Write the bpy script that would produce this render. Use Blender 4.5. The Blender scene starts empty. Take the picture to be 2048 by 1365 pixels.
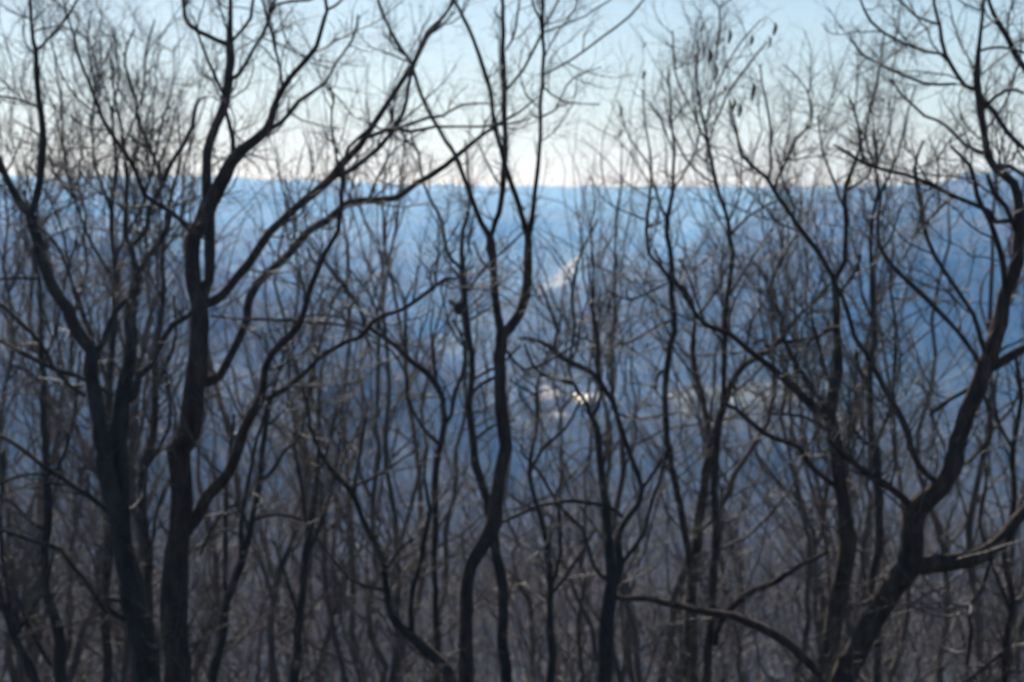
import bpy, math
import numpy as np
from mathutils import Vector
R_ = math.radians
C = bpy.context.scene.collection
SC = bpy.context.scene
# ---------------------------------------------------------------- camera, world, sun, exposure
PITCH = 3.6
LENS = 70.0
cam = bpy.data.cameras.new('camera'); cam_o = bpy.data.objects.new('camera', cam); C.objects.link(cam_o)
cam.lens = LENS; cam.sensor_width = 36.0; cam.clip_start = 0.1; cam.clip_end = 40000
cam_o.location = (0, 0, 0); cam_o.rotation_euler = (R_(90 - PITCH), 0, 0)
cam.dof.use_dof = True; cam.dof.focus_distance = 5.0; cam.dof.aperture_fstop = 5.4
SC.camera = cam_o
SUN_EL, SUN_AZ = 33.0, -14.0          # azimuth from +Y (the view direction), negative = left
w = bpy.data.worlds.new('World'); SC.world = w; w.use_nodes = True
nt = w.node_tree; nt.nodes.clear()
sky = nt.nodes.new('ShaderNodeTexSky'); sky.sky_type = 'NISHITA'; sky.sun_disc = False
sky.sun_elevation = R_(SUN_EL); sky.sun_rotation = R_(SUN_AZ); sky.air_density = 1.0; sky.dust_density = 0.45; sky.ozone_density = 3.2; sky.altitude = 300
bgn = nt.nodes.new('ShaderNodeBackground'); bgn.inputs[1].default_value = 0.05
wo = nt.nodes.new('ShaderNodeOutputWorld'); nt.links.new(sky.outputs[0], bgn.inputs[0]); nt.links.new(bgn.outputs[0], wo.inputs[0])
sun = bpy.data.lights.new('sun', 'SUN'); sun.energy = 4.0; sun.angle = R_(0.5); sun.color = (1, 0.95, 0.89)
sun_o = bpy.data.objects.new('sun', sun); C.objects.link(sun_o)
sd = Vector((math.sin(R_(SUN_AZ)) * math.cos(R_(SUN_EL)), math.cos(R_(SUN_AZ)) * math.cos(R_(SUN_EL)), math.sin(R_(SUN_EL))))
sun_o.rotation_euler = sd.to_track_quat('Z', 'Y').to_euler(); sun_o.location = sd * 60
SC.view_settings.view_transform = 'Standard'; SC.view_settings.look = 'None'; SC.view_settings.gamma = 1
SC.view_settings.exposure = 0.61
HAZE = 3.0e-4
# ---------------------------------------------------------------- helpers
rng = np.random.default_rng(11)
FPX = 2048 * LENS / 36.0
cp, sp = math.cos(R_(PITCH)), math.sin(R_(PITCH))
def ray(px, py):
    u = (px - 1024) / FPX; v = -(py - 682.5) / FPX
    return np.array([u, cp + v * sp, -sp + v * cp])
def at(px, py, d):                     # the point the photograph shows at (px, py), d metres ahead
    r = ray(px, py); return r / r[1] * d
def tag(o, label=None, cat=None, group=None, kind=None):
    if label: o['label'] = label
    if cat: o['category'] = cat
    if group: o['group'] = group
    if kind: o['kind'] = kind
    return o
def mesh(name, V, F, mat, parent=None, smooth=True, n=4):
    me = bpy.data.meshes.new(name); V = np.asarray(V, np.float32).reshape(-1, 3); F = np.asarray(F, np.int32).reshape(-1, n)
    me.vertices.add(len(V)); me.vertices.foreach_set('co', V.ravel())
    me.loops.add(F.size); me.loops.foreach_set('vertex_index', F.ravel())
    me.polygons.add(len(F)); me.polygons.foreach_set('loop_start', np.arange(0, F.size, n, dtype=np.int32))
    me.polygons.foreach_set('loop_total', np.full(len(F), n, np.int32))
    if smooth: me.polygons.foreach_set('use_smooth', np.ones(len(F), bool))
    me.update(calc_edges=True); me.materials.append(mat)
    o = bpy.data.objects.new(name, me); C.objects.link(o)
    if parent: o.parent = parent
    return o
def empty(name, loc):
    o = bpy.data.objects.new(name, None); o.empty_display_size = 0.3; C.objects.link(o); o.location = loc; return o
def smooth(a, b, x):
    t = np.clip((x - a) / (b - a), 0, 1); return t * t * (3 - 2 * t)
def hash2(ix, iy, s):
    n = (ix * 374761393 + iy * 668265263 + s * 1274126177) & 0xffffffff
    n = ((n ^ (n >> 13)) * 1274126177) & 0xffffffff
    return ((n ^ (n >> 16)) & 0xffff) / 65535.0
def vnoise(x, y, s=0):
    ix = np.floor(x).astype(np.int64); iy = np.floor(y).astype(np.int64); fx = x - ix; fy = y - iy
    fx = fx * fx * (3 - 2 * fx); fy = fy * fy * (3 - 2 * fy)
    a = hash2(ix, iy, s); b = hash2(ix + 1, iy, s); c = hash2(ix, iy + 1, s); d = hash2(ix + 1, iy + 1, s)
    return (a * (1 - fx) + b * fx) * (1 - fy) + (c * (1 - fx) + d * fx) * fy - 0.5
# ---------------------------------------------------------------- materials
def newmat(name):
    m = bpy.data.materials.new(name); m.use_nodes = True; t = m.node_tree
    return m, t, t.nodes['Principled BSDF']
def noise_mat(name, stops, scale, rough=0.9, bump=0.0, stretch=(1, 1, 1), detail=6, spec=0.3, bumpdist=0.02):
    m, t, b = newmat(name); L = t.links
    g = t.nodes.new('ShaderNodeNewGeometry'); mp = t.nodes.new('ShaderNodeMapping'); mp.inputs['Scale'].default_value = stretch
    L.new(g.outputs['Position'], mp.inputs[0])
    n = t.nodes.new('ShaderNodeTexNoise'); n.inputs['Scale'].default_value = scale; n.inputs['Detail'].default_value = detail
    n.inputs['Roughness'].default_value = 0.65
    r = t.nodes.new('ShaderNodeValToRGB'); L.new(mp.outputs[0], n.inputs[0]); L.new(n.outputs[0], r.inputs[0])
    while len(r.color_ramp.elements) < len(stops): r.color_ramp.elements.new(0.5)
    for e, (p, c) in zip(r.color_ramp.elements, stops): e.position = p; e.color = (*c, 1)
    L.new(r.outputs[0], b.inputs['Base Color']); b.inputs['Roughness'].default_value = rough
    b.inputs['Specular IOR Level'].default_value = spec
    if bump:
        bp = t.nodes.new('ShaderNodeBump'); bp.inputs['Strength'].default_value = bump; bp.inputs['Distance'].default_value = bumpdist
        L.new(n.outputs[0], bp.inputs['Height']); L.new(bp.outputs[0], b.inputs['Normal'])
    return m
M_bark = noise_mat('bark', [(0.3, (.032, .021, .014)), (0.55, (.078, .054, .038)), (0.75, (.14, .11, .085))], 9, 0.95, 0.9, (1, 1, .25))
M_bark2 = noise_mat('mossy_bark', [(0.3, (.028, .023, .019)), (0.55, (.068, .056, .046)), (0.7, (.080, .085, .056))], 5, 0.95, 0.9, (1, 1, .4))
M_twig = noise_mat('twig_bark', [(0.3, (.055, .042, .034)), (0.55, (.105, .083, .07)), (0.75, (.165, .14, .12))], 1.7, 0.6, 0, spec=0.4)
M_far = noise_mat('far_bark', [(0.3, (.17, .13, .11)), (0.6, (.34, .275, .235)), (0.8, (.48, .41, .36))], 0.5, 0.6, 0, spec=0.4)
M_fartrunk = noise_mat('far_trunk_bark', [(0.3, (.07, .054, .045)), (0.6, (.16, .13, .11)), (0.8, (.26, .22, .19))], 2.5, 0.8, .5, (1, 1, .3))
M_leaf = noise_mat('dry_leaf', [(0.3, (.10, .06, .04)), (0.7, (.22, .14, .09))], 14, 0.8)
M_conif = noise_mat('evergreen', [(0.3, (.012, .03, .02)), (0.7, (.035, .075, .045))], 0.4, 0.8)
M_litter = noise_mat('leaf_litter', [(0.3, (.06, .042, .03)), (0.7, (.15, .11, .08))], 3.0, 0.95, 0.5)
# ---------------------------------------------------------------- terrain: one sheet
def gz0(r):
    return np.interp(r, [0, 4, 9, 20, 40, 100, 250, 600, 1150, 2200, 9000, 12000],
                        [-1.7, -2.4, -5.5, -11, -17.5, -32, -62, -112, -152, -154, -175, -180])
def z_of(py, r):                       # height a crest needs at distance r to show at image row py
    return ray(1024, py)[2] / ray(1024, py)[1] * r
HILLS = [  # crest rows along the picture, crest distance, foot distance
    (dict(x=[-900, 0, 450, 560, 760, 1000, 1300, 1450, 1700, 3000], y=[352, 358, 357, 361, 370, 374, 377, 376, 372, 368]), 5400, 4300, 0),
    (dict(x=[-900, 0, 450, 600, 800, 1000, 1250, 1400, 1560], y=[364, 364, 368, 373, 386, 402, 440, 500, 700]), 4100, 2700, 0),
    (dict(x=[-900, -100, 300, 600, 800, 950, 1040, 1100], y=[425, 432, 440, 468, 500, 555, 605, 700]), 2500, 1600, 1),
    (dict(x=[-900, -100, 150, 420, 650, 860, 1020], y=[455, 485, 505, 560, 640, 720, 830]), 1050, 560, 1),
    (dict(x=[880, 1000, 1100, 1250, 1400, 1600, 1900, 3000], y=[690, 606, 580, 548, 520, 490, 440, 420]), 1900, 1500, 1),
    (dict(x=[1250, 1400, 1520, 1640, 1800, 1890, 1930, 2048, 2300, 3000], y=[620, 470, 425, 392, 378, 368, 353, 345, 342, 350]), 2500, 1700, 1),
]
def ground(x, y):
    x = np.asarray(x, float); y = np.asarray(y, float)
    r = np.hypot(x, y); z = gz0(r)
    az = np.arctan2(x, y); px = 1024 + FPX * np.tan(np.clip(az, -1.3, 1.3))
    front = (y > 0)
    h = z.copy()
    for cr, D, foot, s in HILLS:
        Dm = D * (1 + 0.03 * np.sin(px / 190.0 + D))
        crest = z_of(0, 1) * 0 + np.array([0.0])
        rows = np.interp(px, cr['x'], cr['y'])
        rows = rows + 4 * vnoise(px / 60.0, px * 0 + D, 4) + 5 * vnoise(px / 170.0, px * 0 + D, 6)
        t = np.tan(R_(-PITCH) - np.arctan((rows - 682.5) / FPX))
        zc = t * Dm
        s_ = smooth(foot, Dm, r) ** 0.9
        zz = -152 + (zc + 152) * s_
        zz = np.where(r > Dm, zc - (r - Dm) * 0.2, zz)
        zz = np.where(front, zz, -1e4)
        rel = smooth(foot, foot + 500, r)
        zz = zz + rel * (60 * (.5 - np.abs(vnoise(x / 380, y / 500, 3)) * 2) - 30 + 18 * vnoise(x / 150, y / 170, 5)) * (1 - smooth(Dm * .86, Dm * .98, r))
        h = np.maximum(h, zz)
    h = h + np.where(r > 60, 1, 0) * smooth(60, 900, r) * 5 * vnoise(x / 110, y / 110, 9) * (1 - smooth(2500, 3300, r))
    h = h + smooth(12, 40, r) * 0.8 * vnoise(x / 7, y / 7, 1) * (1 - smooth(300, 600, r))
    return h
azs = np.concatenate([np.linspace(-180, -60, 25)[:-1], np.linspace(-60, -19, 60)[:-1], np.linspace(-19, 19, 620), np.linspace(19, 60, 60)[1:], np.linspace(60, 180, 25)[1:-1]])
rs = np.concatenate([[0.01], np.geomspace(1.2, 250, 90), np.linspace(256, 1200, 80), np.linspace(1210, 4600, 300), np.linspace(4615, 5650, 60)])
A, Rr = np.meshgrid(np.radians(azs), rs, indexing='ij'); X = Rr * np.sin(A); Y = Rr * np.cos(A); Z = ground(X, Y)
def hit(px, py, rmin=1150, rmax=8000):
    """where the sight line through (px, py) meets the hillside"""
    rs_ = np.linspace(rmin, rmax, 6000); r = ray(px, py); r = r / np.hypot(r[0], r[1])
    pts = rs_[:, None] * r[None, :]
    below = np.where(ground(pts[:, 0], pts[:, 1]) > pts[:, 2])[0]
    k = below[0] if len(below) else len(rs_) - 1
    return pts[k]
CLEAR = [(*hit(a, b_), R__) for a, b_, R__ in [(1480, 806, 80), (1560, 800, 50), (1165, 840, 75), (1110, 815, 50), (1195, 890, 60), (1175, 915, 50), (1985, 930, 45), (1965, 1036, 40), (1150, 530, 45), (1120, 556, 45), (1060, 590, 60)]]
def cleared(x, y):
    m_ = np.zeros(np.shape(x))
    for c in CLEAR: m_ = np.maximum(m_, 1 - smooth(.75 * c[3], 1.15 * c[3], np.hypot(x - c[0], y - c[1])))
    return m_
tops = smooth(150, 500, Rr) * (4.5 + 0.0008 * Rr) * (vnoise(X / 9 , Y / 13, 21) + vnoise(X / 23, Y / 25, 22))   # canopy of the far woods
Z = Z + np.where(Rr > 1150, tops, tops * .4) * (1 - cleared(X, Y))
na, nr = A.shape
V = np.stack([X, Y, Z], -1).reshape(-1, 3)
i = np.arange(na)[:, None]; j = np.arange(nr - 1)[None, :]; i2 = (i + 1) % na
F = np.stack([i * nr + j, i * nr + j + 1, i2 * nr + j + 1, i2 * nr + j], -1).reshape(-1, 4)[:, ::-1]
M_ter = noise_mat('wooded_hills', [(0.25, (.008, .010, .015)), (0.45, (.018, .020, .025)), (0.58, (.050, .046, .046)), (0.72, (.13, .115, .105))], 0.03, 0.95, 0, detail=11)
t = M_ter.node_tree; b = t.nodes['Principled BSDF']; L = t.links
ramp = [n for n in t.nodes if n.type == 'VALTORGB'][0]
g = [n for n in t.nodes if n.type == 'NEW_GEOMETRY'][0]
n2 = t.nodes.new('ShaderNodeTexNoise'); n2.inputs['Scale'].default_value = 0.0035; n2.inputs['Detail'].default_value = 5
r2 = t.nodes.new('ShaderNodeValToRGB'); r2.color_ramp.elements[0].position = 0.56; r2.color_ramp.elements[1].position = 0.62
mx = t.nodes.new('ShaderNodeMix'); mx.data_type = 'RGBA'
L.new(g.outputs['Position'], n2.inputs[0]); L.new(n2.outputs[0], r2.inputs[0]); L.new(r2.outputs[0], mx.inputs[0])
L.new(ramp.outputs[0], mx.inputs[6]); mx.inputs[7].default_value = (.016, .034, .024, 1)
L.new(mx.outputs[2], b.inputs['Base Color'])
tag(mesh('hills', V, F, M_ter), 'wooded hills and the valley under them', None, None, 'structure')

def patch(name, pts, mat, lift=0.6, n=14, kind='structure', noise=0.0, label=None):
    """a sheet of ground draped on the hillside; pts = ring of ground (x, y)"""
    P = np.array(pts, float); c = P.mean(0)
    ring = []
    for k in range(len(P)):
        a, b_ = P[k], P[(k + 1) % len(P)]
        for q in range(6): ring.append(a + (b_ - a) * q / 6)
    ring = np.array(ring); m = len(ring)
    ring = ring + (rng.random((m, 2)) - .5) * noise
    VV = []
    for s_ in np.linspace(0, 1, n):
        pts_ = c + (ring - c) * max(s_, 0.001)
        VV.append(np.column_stack([pts_, ground(pts_[:, 0], pts_[:, 1]) + lift]))
    VV = np.concatenate(VV); FF = []
    for a in range(n - 1):
        for k in range(m): FF.append((a * m + k, (a + 1) * m + k, (a + 1) * m + (k + 1) % m, a * m + (k + 1) % m))
    return tag(mesh(name, VV, FF, mat), label, None, None, kind)
# ---------------------------------------------------------------- tubes and branching
def tubes(P, Rd, S=4, rough=0.0):
    N, K, _ = P.shape
    T = np.gradient(P, axis=1); T /= np.linalg.norm(T, axis=2, keepdims=True) + 1e-9
    ref = np.zeros_like(T); ref[..., 1] = 1.0; ref[..., 0] = 0.13
    U = np.cross(T, ref); U /= np.linalg.norm(U, axis=2, keepdims=True) + 1e-9
    W = np.cross(T, U)
    th = np.arange(S) * 2 * math.pi / S
    rr = Rd[:, :, None] * np.ones(S)[None, None, :]
    if rough:
        rr = rr * (1 + rough * (rng.random(rr.shape) - .5) + rough * .8 * np.sin(th * 3 + np.arange(K)[None, :, None] * .21))
    V = P[:, :, None, :] + rr[..., None] * (np.cos(th)[None, None, :, None] * U[:, :, None, :] + np.sin(th)[None, None, :, None] * W[:, :, None, :])
    idx = np.arange(N * K * S).reshape(N, K, S)
    a = idx[:, :-1]; b_ = idx[:, 1:]
    Fq = np.stack([a, np.roll(a, -1, 2), np.roll(b_, -1, 2), b_], -1)
    return V.reshape(-1, 3), Fq.reshape(-1, 4)
def merge(lst):
    VV, FF, o = [], [], 0
    for v, f in lst: VV.append(v); FF.append(f + o); o += len(v)
    return np.concatenate(VV), np.concatenate(FF)
def children(P, Rd, spacing, lr, ar, K, rmax, up=0.12, wander=0.16, tmin=0.15, rtip=0.35, rmin=0.0012):
    N, K0, _ = P.shape
    seg = np.linalg.norm(np.diff(P, axis=1), axis=2).sum(1)
    cnt = rng.poisson(np.maximum(seg * (1 - tmin) / spacing, 0.0))
    pi = np.repeat(np.arange(N), cnt); n = len(pi)
    if n == 0: return None
    t = tmin + (1 - tmin) * rng.random(n); f = t * (K0 - 1); k = np.minimum(f.astype(int), K0 - 2); f = f - k
    p = P[pi, k] * (1 - f)[:, None] + P[pi, k + 1] * f[:, None]
    T = P[pi, k + 1] - P[pi, k]; T /= np.linalg.norm(T, axis=1, keepdims=True) + 1e-9
    pr = Rd[pi, k] * (1 - f) + Rd[pi, k + 1] * f
    q = rng.normal(size=(n, 3)); q -= (q * T).sum(1, keepdims=True) * T; q /= np.linalg.norm(q, axis=1, keepdims=True)
    a = np.radians(ar[0] + (ar[1] - ar[0]) * rng.random(n))
    d = np.cos(a)[:, None] * T + np.sin(a)[:, None] * q
    Ln = (lr[0] + (lr[1] - lr[0]) * rng.random(n) ** 1.4) * (1 - 0.45 * t)
    Q = np.zeros((n, K, 3)); Q[:, 0] = p; c = p.copy(); upv = np.array([0, 0, 1.0])
    curl = rng.normal(size=(n, 3)) * wander * .4
    for s_ in range(1, K):
        d = d + rng.normal(size=(n, 3)) * wander + curl + upv * up
        d /= np.linalg.norm(d, axis=1, keepdims=True)
        c = c + d * (Ln / (K - 1))[:, None]; Q[:, s_] = c
    r0 = np.maximum(np.minimum(pr * 0.62, rmax * (0.6 + .5 * rng.random(n))), rmin)
    return Q, r0[:, None] * np.linspace(1, rtip, K)[None, :]
def spray(P, Rd, dens=1.0, l1=(.5, 2.1), fine=1.0, rs=1.0, tmin=.2, lev3=True, up=.12):
    """twigs of one limb: three orders of branching"""
    out = []
    rs = rs * 1.25; fine = fine * 1.3; dens = dens * 1.2
    c1 = children(P, Rd, 0.34 / dens, l1, (32, 74), 9, .0108 * rs, up, .2, tmin)
    if c1 is None: return None
    out.append(tubes(*c1, 4))
    c2 = children(*c1, 0.12 / fine, (.2, .75), (25, 70), 6, .0050 * rs, up * .8, .27, .1)
    if c2 is not None:
        out.append(tubes(*c2, 3))
        if lev3:
            c3 = children(*c2, 0.10 / fine, (.08, .34), (25, 70), 4, .0030 * rs, .08, .3, .12)
            if c3 is not None: out.append(tubes(*c3, 3))
    return merge(out)
def catmull(P, step):
    P = np.asarray(P, float); Q = []
    Pp = np.vstack([2 * P[0] - P[1], P, 2 * P[-1] - P[-2]])
    for k in range(1, len(Pp) - 2):
        p0, p1, p2, p3 = Pp[k - 1:k + 3]; n = max(2, int(np.linalg.norm((p2 - p1)[:3]) / step))
        for t in np.arange(n) / n:
            Q.append(0.5 * ((2 * p1) + (-p0 + p2) * t + (2 * p0 - 5 * p1 + 4 * p2 - p3) * t * t + (-p0 + 3 * p1 - 3 * p2 + p3) * t ** 3))
    Q.append(P[-1]); return np.array(Q)
def parse(s): return [tuple(float(v) for v in q.split(',')) for q in s.split()]
def traced_tree(name, label, cat, d0, stems, limbs, mat=None, dens=1.0, fine=1.0, seed=1, group=None, l1=(.5, 2.1), knots=(), pods=(), wk=.17):
    """a real-size tree d0 metres away; stems run up from the ground, limbs leave them.  Rows: x,y of the bend and width there."""
    global rng
    rng = np.random.default_rng(seed); mat = mat or M_bark
    lines = [(s, True) for s in stems] + [(s, False) for s in limbs]
    built = []; allpts = []
    for s, is_stem in lines:
        q = parse(s); out = []
        if is_stem:
            dd = d0 + rng.normal() * .25 if built else d0
            slope = 0.06
        else:
            ap = np.array(allpts); e = np.hypot(ap[:, 0] - q[0][0], ap[:, 1] - q[0][1]); k = e.argmin(); dd = ap[k, 2]
            slope = rng.choice([-1, 1]) * (0.12 + .4 * rng.random())
        run = 0.0; wob = rng.random() * 6
        for n, (x, y, wd) in enumerate(q):
            if n: run += math.hypot(x - q[n - 1][0], y - q[n - 1][1]) / FPX * d0
            dep = dd + (slope * run + 0.12 * math.sin(run * 1.7 + wob) - 0.12 * math.sin(wob)) * (1 if not is_stem else .8)
            p = at(x, y, dep); out.append([*p, max(wd * 1.03 + wk * min(wd, 18) - .3, 1.4) / FPX * dep / 2]); allpts.append((x, y, dep))
        if is_stem and q[0][1] > 1300:
            p = np.array(out[0]); gz = float(ground(p[0] + .1, p[1])) ; drop = p[2] - gz
            lean = (np.array(out[0][:2]) - np.array(out[1][:2])) / max(out[1][2] - out[0][2], .2) * .35
            base = []
            for fz, fr in ((1.03, 1.9), (.97, 1.45), (.85, 1.2), (.55, 1.12), (.25, 1.04)):
                base.append([p[0] + lean[0] * drop * fz * .5, p[1] + lean[1] * drop * fz * .5, p[2] - drop * fz, p[3] * fr])
            out = base + out
        built.append((np.array(out), is_stem))
    b0 = built[0][0][0]; root = empty(name, (b0[0], b0[1], b0[2])); tag(root, label, cat, group)
    off = np.array([b0[0], b0[1], b0[2]])
    for P4, is_stem in built:
        Q = catmull(P4, 0.16); Q[:, 3] = np.maximum(Q[:, 3], .002)
        jit = rng.normal(size=(len(Q), 3)); jit = (jit + np.roll(jit, 1, 0) + np.roll(jit, 2, 0)) / 3
        Q[:, :3] += jit * np.minimum(.013 + Q[:, 3:4] * .14, .024)
        Q[0, :3] = P4[0, :3]
        P = (Q[:, :3] - off)[None]; Rd = Q[:, 3][None]
        thick = Rd.max() > .02
        v, f = tubes(P, Rd, 12 if thick else 7, .16 if thick else .12)
        nm = 'trunk' if is_stem else 'limb'
        part = mesh(nm, v, f, mat, root)
        lo = .3 if is_stem else .12
        # the part that shows carries its twigs
        sp_ = spray(P, Rd, dens, l1, fine, tmin=lo)
        if sp_ is not None: mesh('twigs', *sp_, M_twig, part)
    for (x, y, dep, rx, rz) in knots:
        c = at(x, y, dep) - off; blob('knot', c, rx, rz, mat, root)
    for (x, y, dep, s_) in pods:
        c = at(x, y, dep) - off; allq = np.concatenate([catmull(b4, .2)[:, :3] - off for b4, st in built if not st]); dd_ = np.linalg.norm((allq - c) * (1, .35, 1), axis=1); a_ = allq[dd_.argmin()]; c[1] = a_[1] + (c[1] - a_[1]) * .2; leafcurl(c, s_, root, a_)
    return root
def blob(name, c, rx, rz, mat, parent, n=12, m=9, amp=.3):
    VV = []; FF = []
    for a in range(m + 1):
        ph = math.pi * a / m
        for k in range(n):
            th = 2 * math.pi * k / n; q = 1 + amp * (rng.random() - .5)
            VV.append((c[0] + rx * q * math.sin(ph) * math.cos(th), c[1] + rx * q * math.sin(ph) * math.sin(th), c[2] + rz * q * math.cos(ph)))
    for a in range(m):
        for k in range(n): FF.append((a * n + k, (a + 1) * n + k, (a + 1) * n + (k + 1) % n, a * n + (k + 1) % n))
    return mesh(name, VV, FF, mat, parent)
def leafcurl(c, s_, parent, a0):
    """a dry curled leaf cluster hanging by its stalk"""
    VV = []; FF = []; n = 9
    tw = rng.random() * 6; ln = .13 * s_ * (.8 + .4 * rng.random()); wd = .019 * s_
    for a in range(n):
        t_ = a / (n - 1); hw = wd * math.sin(math.pi * min(1, t_ * .93 + .05)) ** .7; z = -ln * t_
        for k in range(5):
            u = (k - 2) / 2; ang = tw + u * 1.9 + t_ * .9
            VV.append((c[0] + hw * math.cos(ang) + .012 * math.sin(5 * t_), c[1] + hw * math.sin(ang), c[2] + z))
    for a in range(n - 1):
        for k in range(4): FF.append((a * 5 + k, (a + 1) * 5 + k, (a + 1) * 5 + k + 1, a * 5 + k + 1))
    m_ = (np.asarray(a0) + c) / 2 + (0, 0, .04)
    st = tubes(np.array([[a0, m_, np.asarray(c) - (0, 0, .01)]]), np.array([[.004, .003, .003]]), 4)
    return mesh('dry_leaf', *merge([(np.array(VV), np.array(FF)), st]), M_leaf, parent)
# ---------------------------------------------------------------- the nearer trees, traced bend by bend
traced_tree('bare_tree', 'stoutest upright tree left of centre, with long limbs sweeping up to the right', 'tree', 21.5,
 ["352,1365,50 352,1308,48 344,1206,50 350,1103,44 362,1000,39 358,898,40 374,885,39 390,816,38 393,748,37 397,697,33 400,645,33 398,594,30 388,543,26 387,474,26 404,440,30 418,405,32"],
 ["418,410,20 412,369,17 417,308,16 434,250,15 452,205,16 455,171,16 460,120,14 458,89,13 464,34,8 462,-10,7",
  "400,600,20 419,560,17 422,510,18 420,450,18 418,420,22 441,376,25 462,328,21 486,298,18 534,260,16 547,219,11 564,178,10 599,137,9 633,92,8 647,41,7 652,20,6 648,-10,5",
  "458,90,9 421,72,8 376,48,8 369,20,6 366,-10,6", "458,92,6 475,72,6 499,38,6 505,-10,5", "455,165,7 479,147,7 506,99,6 534,58,6 547,14,6 556,-10,5",
  "448,192,6 428,147,6 410,103,5 393,62,4 385,30,3", "452,222,6 466,274,9 464,320,9", "654,20,5 674,10,5 692,-10,4",
  "564,178,5 558,137,5 547,96,5 534,34,5 521,-12,4", "535,50,4 554,9,5 616,2,5 640,-12,4", "534,262,8 561,246,8 599,205,7 650,168,5 670,130,4 704,80,4 716,30,3",
  "408,608,18 445,590,16 479,546,15 513,505,15 540,464,14 582,424,13 633,383,14 667,349,14 684,328,14 718,294,12 759,229,10 797,171,9 828,123,8 855,68,7 889,34,5 906,-10,4",
  "402,765,20 441,748,15 469,700,14 493,645,14 506,594,14 540,546,13 582,505,13 616,460,13 650,441,13 684,417,13 718,402,12 787,397,11 831,369,10 889,332,9 941,291,7 985,257,6 1040,225,4 1082,190,3",
  "660,356,8 684,352,9 735,318,9 773,280,8 800,240,7 814,205,6 821,154,6 841,103,6 872,51,5 903,7,5 915,-14,4",
  "739,274,7 787,260,7 821,263,6 872,253,5 923,253,4 992,249,4 1060,236,3", "795,257,6 855,239,6 889,232,5 923,212,4 975,208,3",
  "371,1060,30 393,1035,23 410,994,21 441,966,19 469,918,18 489,864,17 517,816,16 527,775,14 530,738,13 547,707,12 582,669,12 602,628,10 616,590,9 633,549,9 650,502,8 674,460,8 682,410,8 684,362,7 700,300,6 752,250,4",
  "530,800,9 575,775,9 616,741,8 650,710,8 700,683,8 718,676,8 746,645,8 770,632,8 811,618,7 855,584,7 889,558,6 917,556,4 950,530,3",
  "386,474,7 376,458,7 342,424,8 291,393,8 270,342,7 251,308,7 205,236,6 181,171,5 151,103,5 140,58,4 128,0,3",
  "684,345,5 672,300,4 662,250,4 668,200,4 650,160,3", "738,395,4 760,350,4 790,300,3 850,262,3", "420,632,4 470,640,4 540,636,5 600,643,5 700,652,4 760,680,3"],
 M_bark, 0.95, 1.0, 101)
traced_tree('bare_tree', 'stout crooked tree forking into a fan of stems left of the stoutest upright tree', 'tree', 22.6,
 ["290,1365,50 284,1274,50 274,1206,48 262,1155,43 247,1103,37 236,1035,36 234,1018,38 218,960,32 205,898,29 200,870,26 195,816,25 186,748,24 185,700,22 157,662,24 137,618,21 103,577,20 82,525,18 72,474,18 63,430,20"],
 ["238,1030,30 246,950,30 243,885,33 246,782,28 257,731,23 262,680,22 260,611,20 267,577,18 274,553,16 265,526,12 265,491,11 250,468,8 251,410,7 251,330,6 246,260,5 230,190,4 222,120,3",
  "63,432,12 34,387,13 10,342,12 -6,310,10", "63,428,12 77,387,13 82,342,13 85,291,12 82,233,10 74,171,9 72,103,8 63,68,6 55,-10,5",
  "72,100,6 92,82,5 137,34,5 158,-10,4", "77,214,5 50,204,4 27,195,4 -8,190,3", "265,491,8 284,467,9 298,440,9 301,414,9 325,370,9 342,325,8 369,291,7 387,253,7 393,205,5 410,190,3",
  "327,365,5 298,294,6 277,246,5 267,192,5 257,154,5 250,110,4 268,60,3", "274,553,10 298,515,10 325,474,9 339,440,8 342,400,5 352,350,4",
  "186,700,12 202,690,11 219,645,10 240,611,10 260,596,8", "250,800,16 270,790,15 276,750,13 298,731,11 322,690,10 349,652,10 376,630,9 392,600,6",
  "226,792,6 192,772,7 154,755,7 113,741,8 62,714,8 20,694,7 -10,680,6", "171,792,6 137,768,6 106,731,7 79,683,7 44,645,7 -10,598,5",
  "225,1030,10 181,994,10 137,966,10 92,936,9 44,898,8 -10,868,6", "103,950,5 51,950,5 -10,972,5",
  "250,1240,10 205,1213,10 181,1175,8 147,1137,8 120,1100,7 79,1086,7 34,1072,6 -10,1056,5", "243,1202,7 209,1196,7 183,1178,6",
  "80,556,5 40,552,5 -10,558,4", "190,690,4 160,600,4 120,510,5 95,470,4 60,440,3"],
 M_bark2, 1.0, 1.0, 102)
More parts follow.
